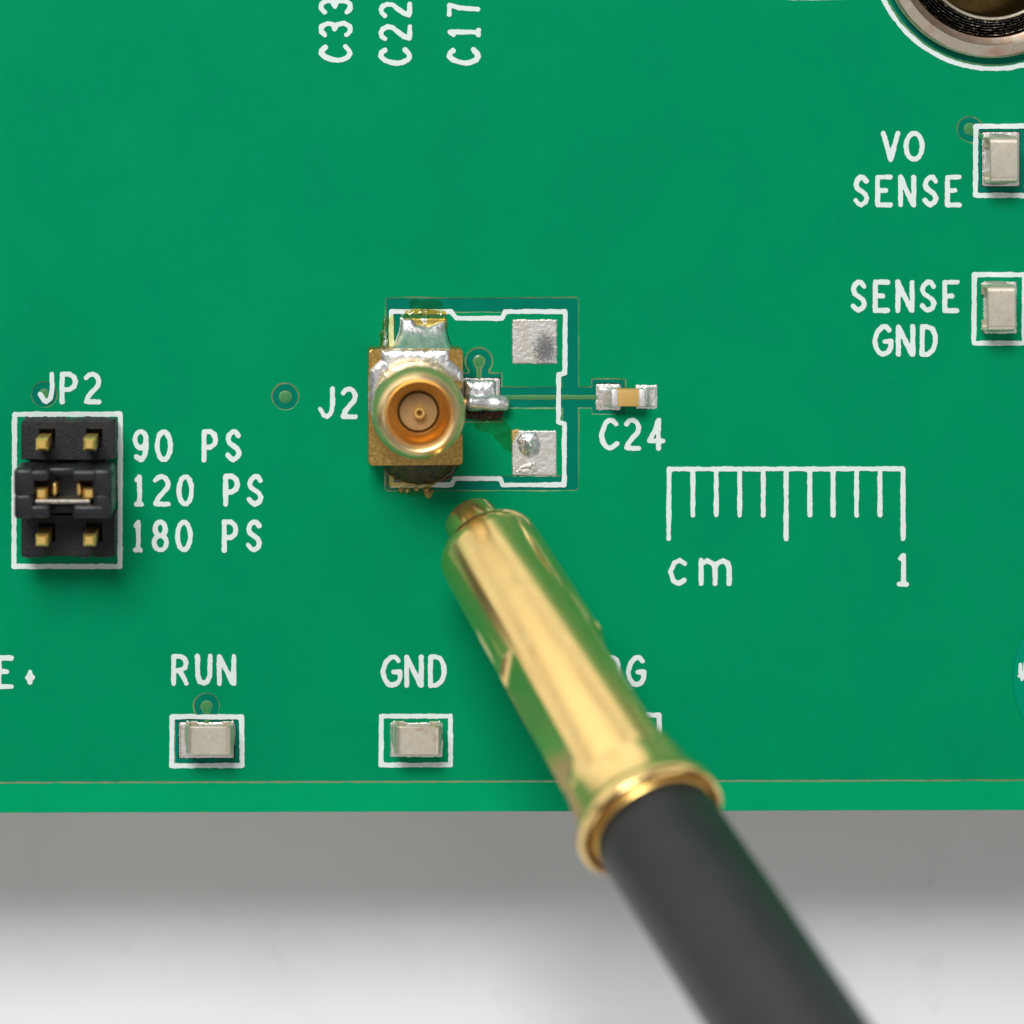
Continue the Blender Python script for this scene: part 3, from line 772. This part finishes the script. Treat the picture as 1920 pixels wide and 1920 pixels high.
bounds_y = [(Yt, P(0, 862, ZH).y), (P(0, 879, ZH).y, P(0, 950, ZH).y), (P(0, 966, ZH).y, Yb)]
from_ = [p for p in pins]
for r, (ya, yb) in enumerate(bounds_y):
    y0, y1 = min(ya, yb), max(ya, yb)
    xl, xr = pins[2 * r][0], pins[2 * r + 1][0]
    cx = (X0 + X1) / 2
    yc = pins[2 * r][1]
    h = .34
    parts.append(box(xl + h + .075, y0 + .01, .2, xr - h + .065, y1 - .01, ZH + .001))
    for (a0, a1, xp) in ((X0, cx, xl), (cx + .002, X1, xr)):
        parts.append(block(a0, a1, y0, y1, xp - h + .07, xp + h + .07, yc - h + .02, yc + h + .14, .15, ZH, .1))
        parts.append(box(xp - h, yc - h, .2, xp + h + .1, yc + h + .14, ZH - .7))
for (ya, yb) in ((bounds_y[0][1], bounds_y[1][0]), (bounds_y[1][1], bounds_y[2][0])):
    y0, y1 = min(ya, yb) - .02, max(ya, yb) + .02
    for (a, b_) in ((57, 108), (144, 197)):
        parts.append(box(P(a, 0, ZH).x, y0, .2, P(b_, 0, ZH).x, y1, ZH - .25))
    parts.append(box(P(70, 0, ZH).x, y0, .2, P(185, 0, ZH).x, y1, ZH - 1.2))
V, Fc = join(*parts)
mesh_ob('housing', V, Fc, M['plastic'], header, 'flat')
# torn break-off faces at both ends
for sgn, yy in ((1, Yt), (-1, Yb)):
    V, Fc = [], []
    nx, nz = 46, 16
    for j in range(nz + 1):
        for i in range(nx + 1):
            x = X0 + .04 + (X1 - X0 - .08) * i / nx; z = .25 + (ZH - .32) * j / nz
            n = float(noise2(np.array(x * 10), np.array(z * 10), 3.0, 91 + sgn)) + .6 * float(noise2(np.array(x * 10), np.array(z * 10), 1.2, 92))
            gap = abs(i / nx - .5) < .06
            V.append((x, yy + sgn * (.02 if gap else max(-.02, .06 + .05 * n)), z))
    for j in range(nz):
        for i in range(nx):
            k = j * (nx + 1) + i
            Fc.append((k, k + 1, k + nx + 2, k + nx + 1))
    # a lid closing the torn strip to the block
    b0 = len(V)
    top = [nz * (nx + 1) + i for i in range(nx + 1)]
    for i in range(nx + 1):
        V.append((V[top[i]][0], yy - sgn * .05, ZH - .07))
    for i in range(nx):
        Fc.append((top[i], top[i + 1], b0 + i + 1, b0 + i))
    mesh_ob('torn_end', V, Fc, M['plastic_torn'], header, 'flat')
for x, y, r in pins:
    bm_ = []
    hw, zt = .25, (3.9 if r != 1 else 4.25)
    V = [(x - hw, y - hw, .2), (x + hw, y - hw, .2), (x + hw, y + hw, .2), (x - hw, y + hw, .2),
         (x - hw, y - hw, zt - .14), (x + hw, y - hw, zt - .14), (x + hw, y + hw, zt - .14), (x - hw, y + hw, zt - .14),
         (x - .15, y - .15, zt), (x + .15, y - .15, zt), (x + .15, y + .15, zt), (x - .15, y + .15, zt)]
    Fc = [(0, 1, 5, 4), (1, 2, 6, 5), (2, 3, 7, 6), (3, 0, 4, 7), (4, 5, 9, 8), (5, 6, 10, 9), (6, 7, 11, 10), (7, 4, 8, 11), (8, 9, 10, 11), (3, 2, 1, 0)]
    mesh_ob('pin', V, Fc, M['gold_pin'], header)

ZJ = 4.75
j0, j1 = P(25.5, 879, ZJ), P(209.5, 974, ZJ)
jumper = empty('jumper', ((j0.x + j1.x) / 2, (j0.y + j1.y) / 2, 0), 'black jumper cap bridging the middle pins of the header', 'jumper')
xa, xb, yb_, ya_ = j0.x, j1.x, j0.y, j1.y      # yb_ = upper side, ya_ = lower side
zb = 2.12
def jp(px): return P(px, 0, ZJ).x
def jq(py): return P(0, py, ZJ).y
shell = [
    box(xa, jq(931), zb, jp(64), yb_, ZJ, .16, 3), box(jp(173), jq(931), zb, xb, yb_ - .02, ZJ, .16, 3),      # upper cheeks
    box(jp(36), jq(902), zb, jp(93), yb_ - .06, ZJ - .03, .14, 3), box(jp(134), jq(902), zb, jp(196), yb_ - .06, ZJ - .03, .14, 3),
    box(jp(84), jq(895), zb, jp(142), yb_ - .05, ZJ - .75, .1, 2),                                          # low bridge
    box(xa + .01, ya_, zb, jp(62), jq(927), ZJ - .07, .16, 3), box(jp(175), ya_ + .02, zb, xb - .01, jq(926), ZJ - .10, .16, 3),
    box(jp(34), ya_ + .04, zb, jp(93), jq(948), ZJ - .12, .14, 3), box(jp(136), ya_ + .03, zb, jp(198), jq(948), ZJ - .05, .14, 3),
    box(jp(85), ya_ + .12, zb, jp(143), jq(952), ZJ - 1.1, .1, 2),
    box(jp(50), jq(950), zb, jp(186), jq(890), zb + .5, .05, 1),
]
mesh_ob('shell', *join(*shell), M['plastic_smooth'], jumper, 40)
strip = [box(jp(64), jq(946.5), zb + .4, jp(168), jq(939), ZJ - .35, .05, 3)]
mesh_ob('contact_strip', *join(*strip), material('steel_strip', (.40, .37, .31), .48, 1.0, col2=(.62, .58, .5), nscale=2.5, layers=[((.08, .075, .06), 4, .55, .7, 3)], bump=.3, bscale=9, bdist=.05), jumper, 40)
for px in (100.5, 146):
    V, Fc = box(jp(px - 4), jq(932), zb + .4, jp(px + 4), jq(908), ZJ - .45, .10, 3)
    mesh_ob('contact_leaf', V, Fc, M['gold_pin'], jumper, 40)

# ------------------------------------------------------------------ test points
def tp_mesh(L, W, H):
    """a flat strip bent into a loop, long side along x, standing on z = 0"""
    r, th = .30, .13
    path = [(-L / 2 + .45, .07), (-L / 2 + .22, .07)]
    path += [(-L / 2 + .2 - .2 * math.sin(a), .27 - .2 * math.cos(a)) for a in [math.pi / 2 * k / 4 for k in range(1, 5)]]
    path += [(-L / 2 + r - r * math.cos(a), H - r + r * math.sin(a)) for a in [math.pi / 2 * k / 6 for k in range(0, 7)]]
    path += [(-x, z) for x, z in reversed(path)]
    V, Fc = [], []
    n = len(path)
    b = .04
    for i, (x, z) in enumerate(path):
        x0, z0 = path[max(i - 1, 0)]; x1, z1 = path[min(i + 1, n - 1)]
        l = math.hypot(x1 - x0, z1 - z0) or 1
        nx, nz = -(z1 - z0) / l, (x1 - x0) / l
        ring = [(0, -W / 2 + b), (0, W / 2 - b), (-b, W / 2), (-th + b, W / 2), (-th, W / 2 - b), (-th, -W / 2 + b), (-th + b, -W / 2), (-b, -W / 2)]
        for o, y in ring: V.append((x + nx * o, y, z + nz * o))
    for i in range(n - 1):
        for k in range(8):
            k2 = (k + 1) % 8
            Fc.append((i * 8 + k, i * 8 + k2, (i + 1) * 8 + k2, (i + 1) * 8 + k))
    Fc.append(tuple(range(8))); Fc.append(tuple((n - 1) * 8 + k for k in range(8)))
    return V, Fc
TP_L, TP_W, TP_H = 1.98, 1.18, 1.35
first = None
grp = 'nickel test points soldered to the board'
for cx, cy, rot, label in ((392, 1388.5, 0, 'beige metal test point under the printed RUN'),
                           (783.5, 1388.5, 0, 'beige metal test point under GND at the lower board edge'),
                           (1173, 1387, 0, 'metal test point mostly hidden behind the gold plug'),
                           (1882.5, 299.5, 90, 'upright metal test point beside the printed VO SENSE'),
                           (1878, 578.5, 90, 'upright metal test point beside the printed SENSE GND')):
    c = P(cx, cy, TP_H)
    e = empty('test_point', (c.x, c.y, .045), label, 'test point', grp)
    e.rotation_euler = (0, 0, math.radians(rot + (0.3 if rot else -.3)))
    if first is None:
        V, Fc = tp_mesh(TP_L, TP_W, TP_H)
        first = mesh_ob('metal_loop', [Vector(v) + e.location for v in V], Fc, M['nickel'], e, 30)
    else:
        o = first.copy(); COL.objects.link(o); o.parent = e
    hx_, hy_ = (TP_L / 2, TP_W / 2)
    # solder wetting both feet
    for s_ in (-1, 1):
        me_name = 'solder_fillet'
        key = 'tp_fillet%d' % s_
        if key not in M:
            V, Fc = lathe([(0, .34), (.05, .30), (.12, .22), (.20, .14), (.27, .07), (.30, .0)], 20, (0, 0, 0))
            V = [Vector((v.x * .42 + s_ * (hx_ - .03), v.y * 1.75, v.z)) for v in V]
            o = mesh_ob(me_name, [v + e.location for v in V], Fc, M['solder_dull'], e, 60)
            M[key] = o
        else:
            o = M[key].copy(); COL.objects.link(o); o.parent = e

# ------------------------------------------------------------------ capacitor
cc = P(1178, 746.5, .8)
cap = empty('chip_capacitor', (cc.x, cc.y, .04), 'tiny tan chip capacitor with silver ends above the printed C24', 'capacitor')
x0, x1, y0, y1 = P(1145.5, 0, .8).x, P(1211, 0, .8).x, P(0, 763, .8).y, P(0, 729.5, .8).y
mesh_ob('body', *box(P(1157, 0, .8).x, y0 + .02, .10, P(1199, 0, .8).x, y1 - .02, .80, .03, 2), M['ceramic'], cap, 40)
for a, b in ((1145.5, 1159), (1197, 1211)):
    mesh_ob('termination', *box(P(a, 0, .8).x, y0, .06, P(b, 0, .8).x, y1, .83, .07, 3), M['silver'], cap, 40)
for a, b, s_ in ((1122, 1150, 1), (1206, 1230, -1)):
    e0, e1 = (a, b)
    V, Fc = blob((a - 3, 722, b + 3, 768), lambda X, Y: s_rect(X, Y, a, 725, b, 764, 6) + 1.2 * noise2(X, Y, 7, 95), .05, .05, 8, .8, .010, 9,
                 zfun=lambda X, Y: .42 * np.clip(((X - a) if s_ > 0 else (b - X)) / (b - a), 0, 1) ** 1.8)
    mesh_ob('solder_fillet', V, Fc, M['solder_bright'], cap, 180)

# ------------------------------------------------------------------ metal socket at the upper right
sc = P(1862, -98, .5)
sock = empty('threaded_socket', (sc.x, sc.y, 0), 'round nickel socket with a dark threaded ring in the upper right corner', 'socket')
mm = 1 / 43.8
V, Fc = lathe([(-.3, 4.66), (.30, 4.70), (.40, 4.69), (.47, 4.64), (.50, 4.60), (.50, 4.18), (.47, 4.14), (.42, 4.12)], 160, (sc.x, sc.y, 0))
fl = mesh_ob('flange', V, Fc, material('worn_nickel', (.66, .57, .44), .36, 1.0, col2=(.62, .38, .28), nscale=.55, lo=.5, hi=.62, layers=[((.72, .68, .60), 3.5, .55, .72, 5), ((.16, .14, .12), 14, .64, .74, 5)], bump=.25, bscale=22, bdist=.02), sock, 30)
V, Fc = lathe([(.42, 4.12), (.30, 3.98), (.22, 3.84), (-.3, 3.82)], 160, (sc.x, sc.y, 0))
mesh_ob('inner_bevel', V, Fc, M['copper_stain'], sock, 30)
pr = [(-.5, 3.84), (-.35, 3.78)]
for k in range(6):
    r = 3.76 - k * .108
    pr += [(-.30 + .10 * k, r), (-.12 + .10 * k, r - .03), (-.10 + .10 * k, r - .06), (-.26 + .10 * k, r - .10)]
pr += [(.36, 3.10)]
V, Fc = lathe(pr, 420, (sc.x, sc.y, 0), mod=lambda t, r, th: r + .018 * float(noise2(np.array(th * 40), np.array(r * 30), 1.0, 7)) + .010 * float(noise2(np.array(th * 110), np.array(r * 30), 1.0, 8)))
mesh_ob('thread', V, Fc, M['dark'], sock, 25)
V, Fc = lathe([(.30, 3.12), (.42, 3.07), (.45, 3.02), (.42, 2.97), (.30, 2.95)], 160, (sc.x, sc.y, 0))
mesh_ob('lip', V, Fc, M['nickel'], sock, 60)
V, Fc = lathe([(.30, 2.95), (-.4, 2.9), (-1.2, 2.7), (-6, 2.6), (-6, .001)], 128, (sc.x, sc.y, 0))
mesh_ob('bore', V, Fc, M['bronze'], sock, 40)
V, Fc = lathe([(-1.6, 3.8), (-6, 3.8), (-6.2, 3.6), (TZ + .01, 3.6), (TZ + .01, .001)], 64, (sc.x, sc.y, 0))
mesh_ob('stem', V, Fc, M['nickel'], sock, 40)
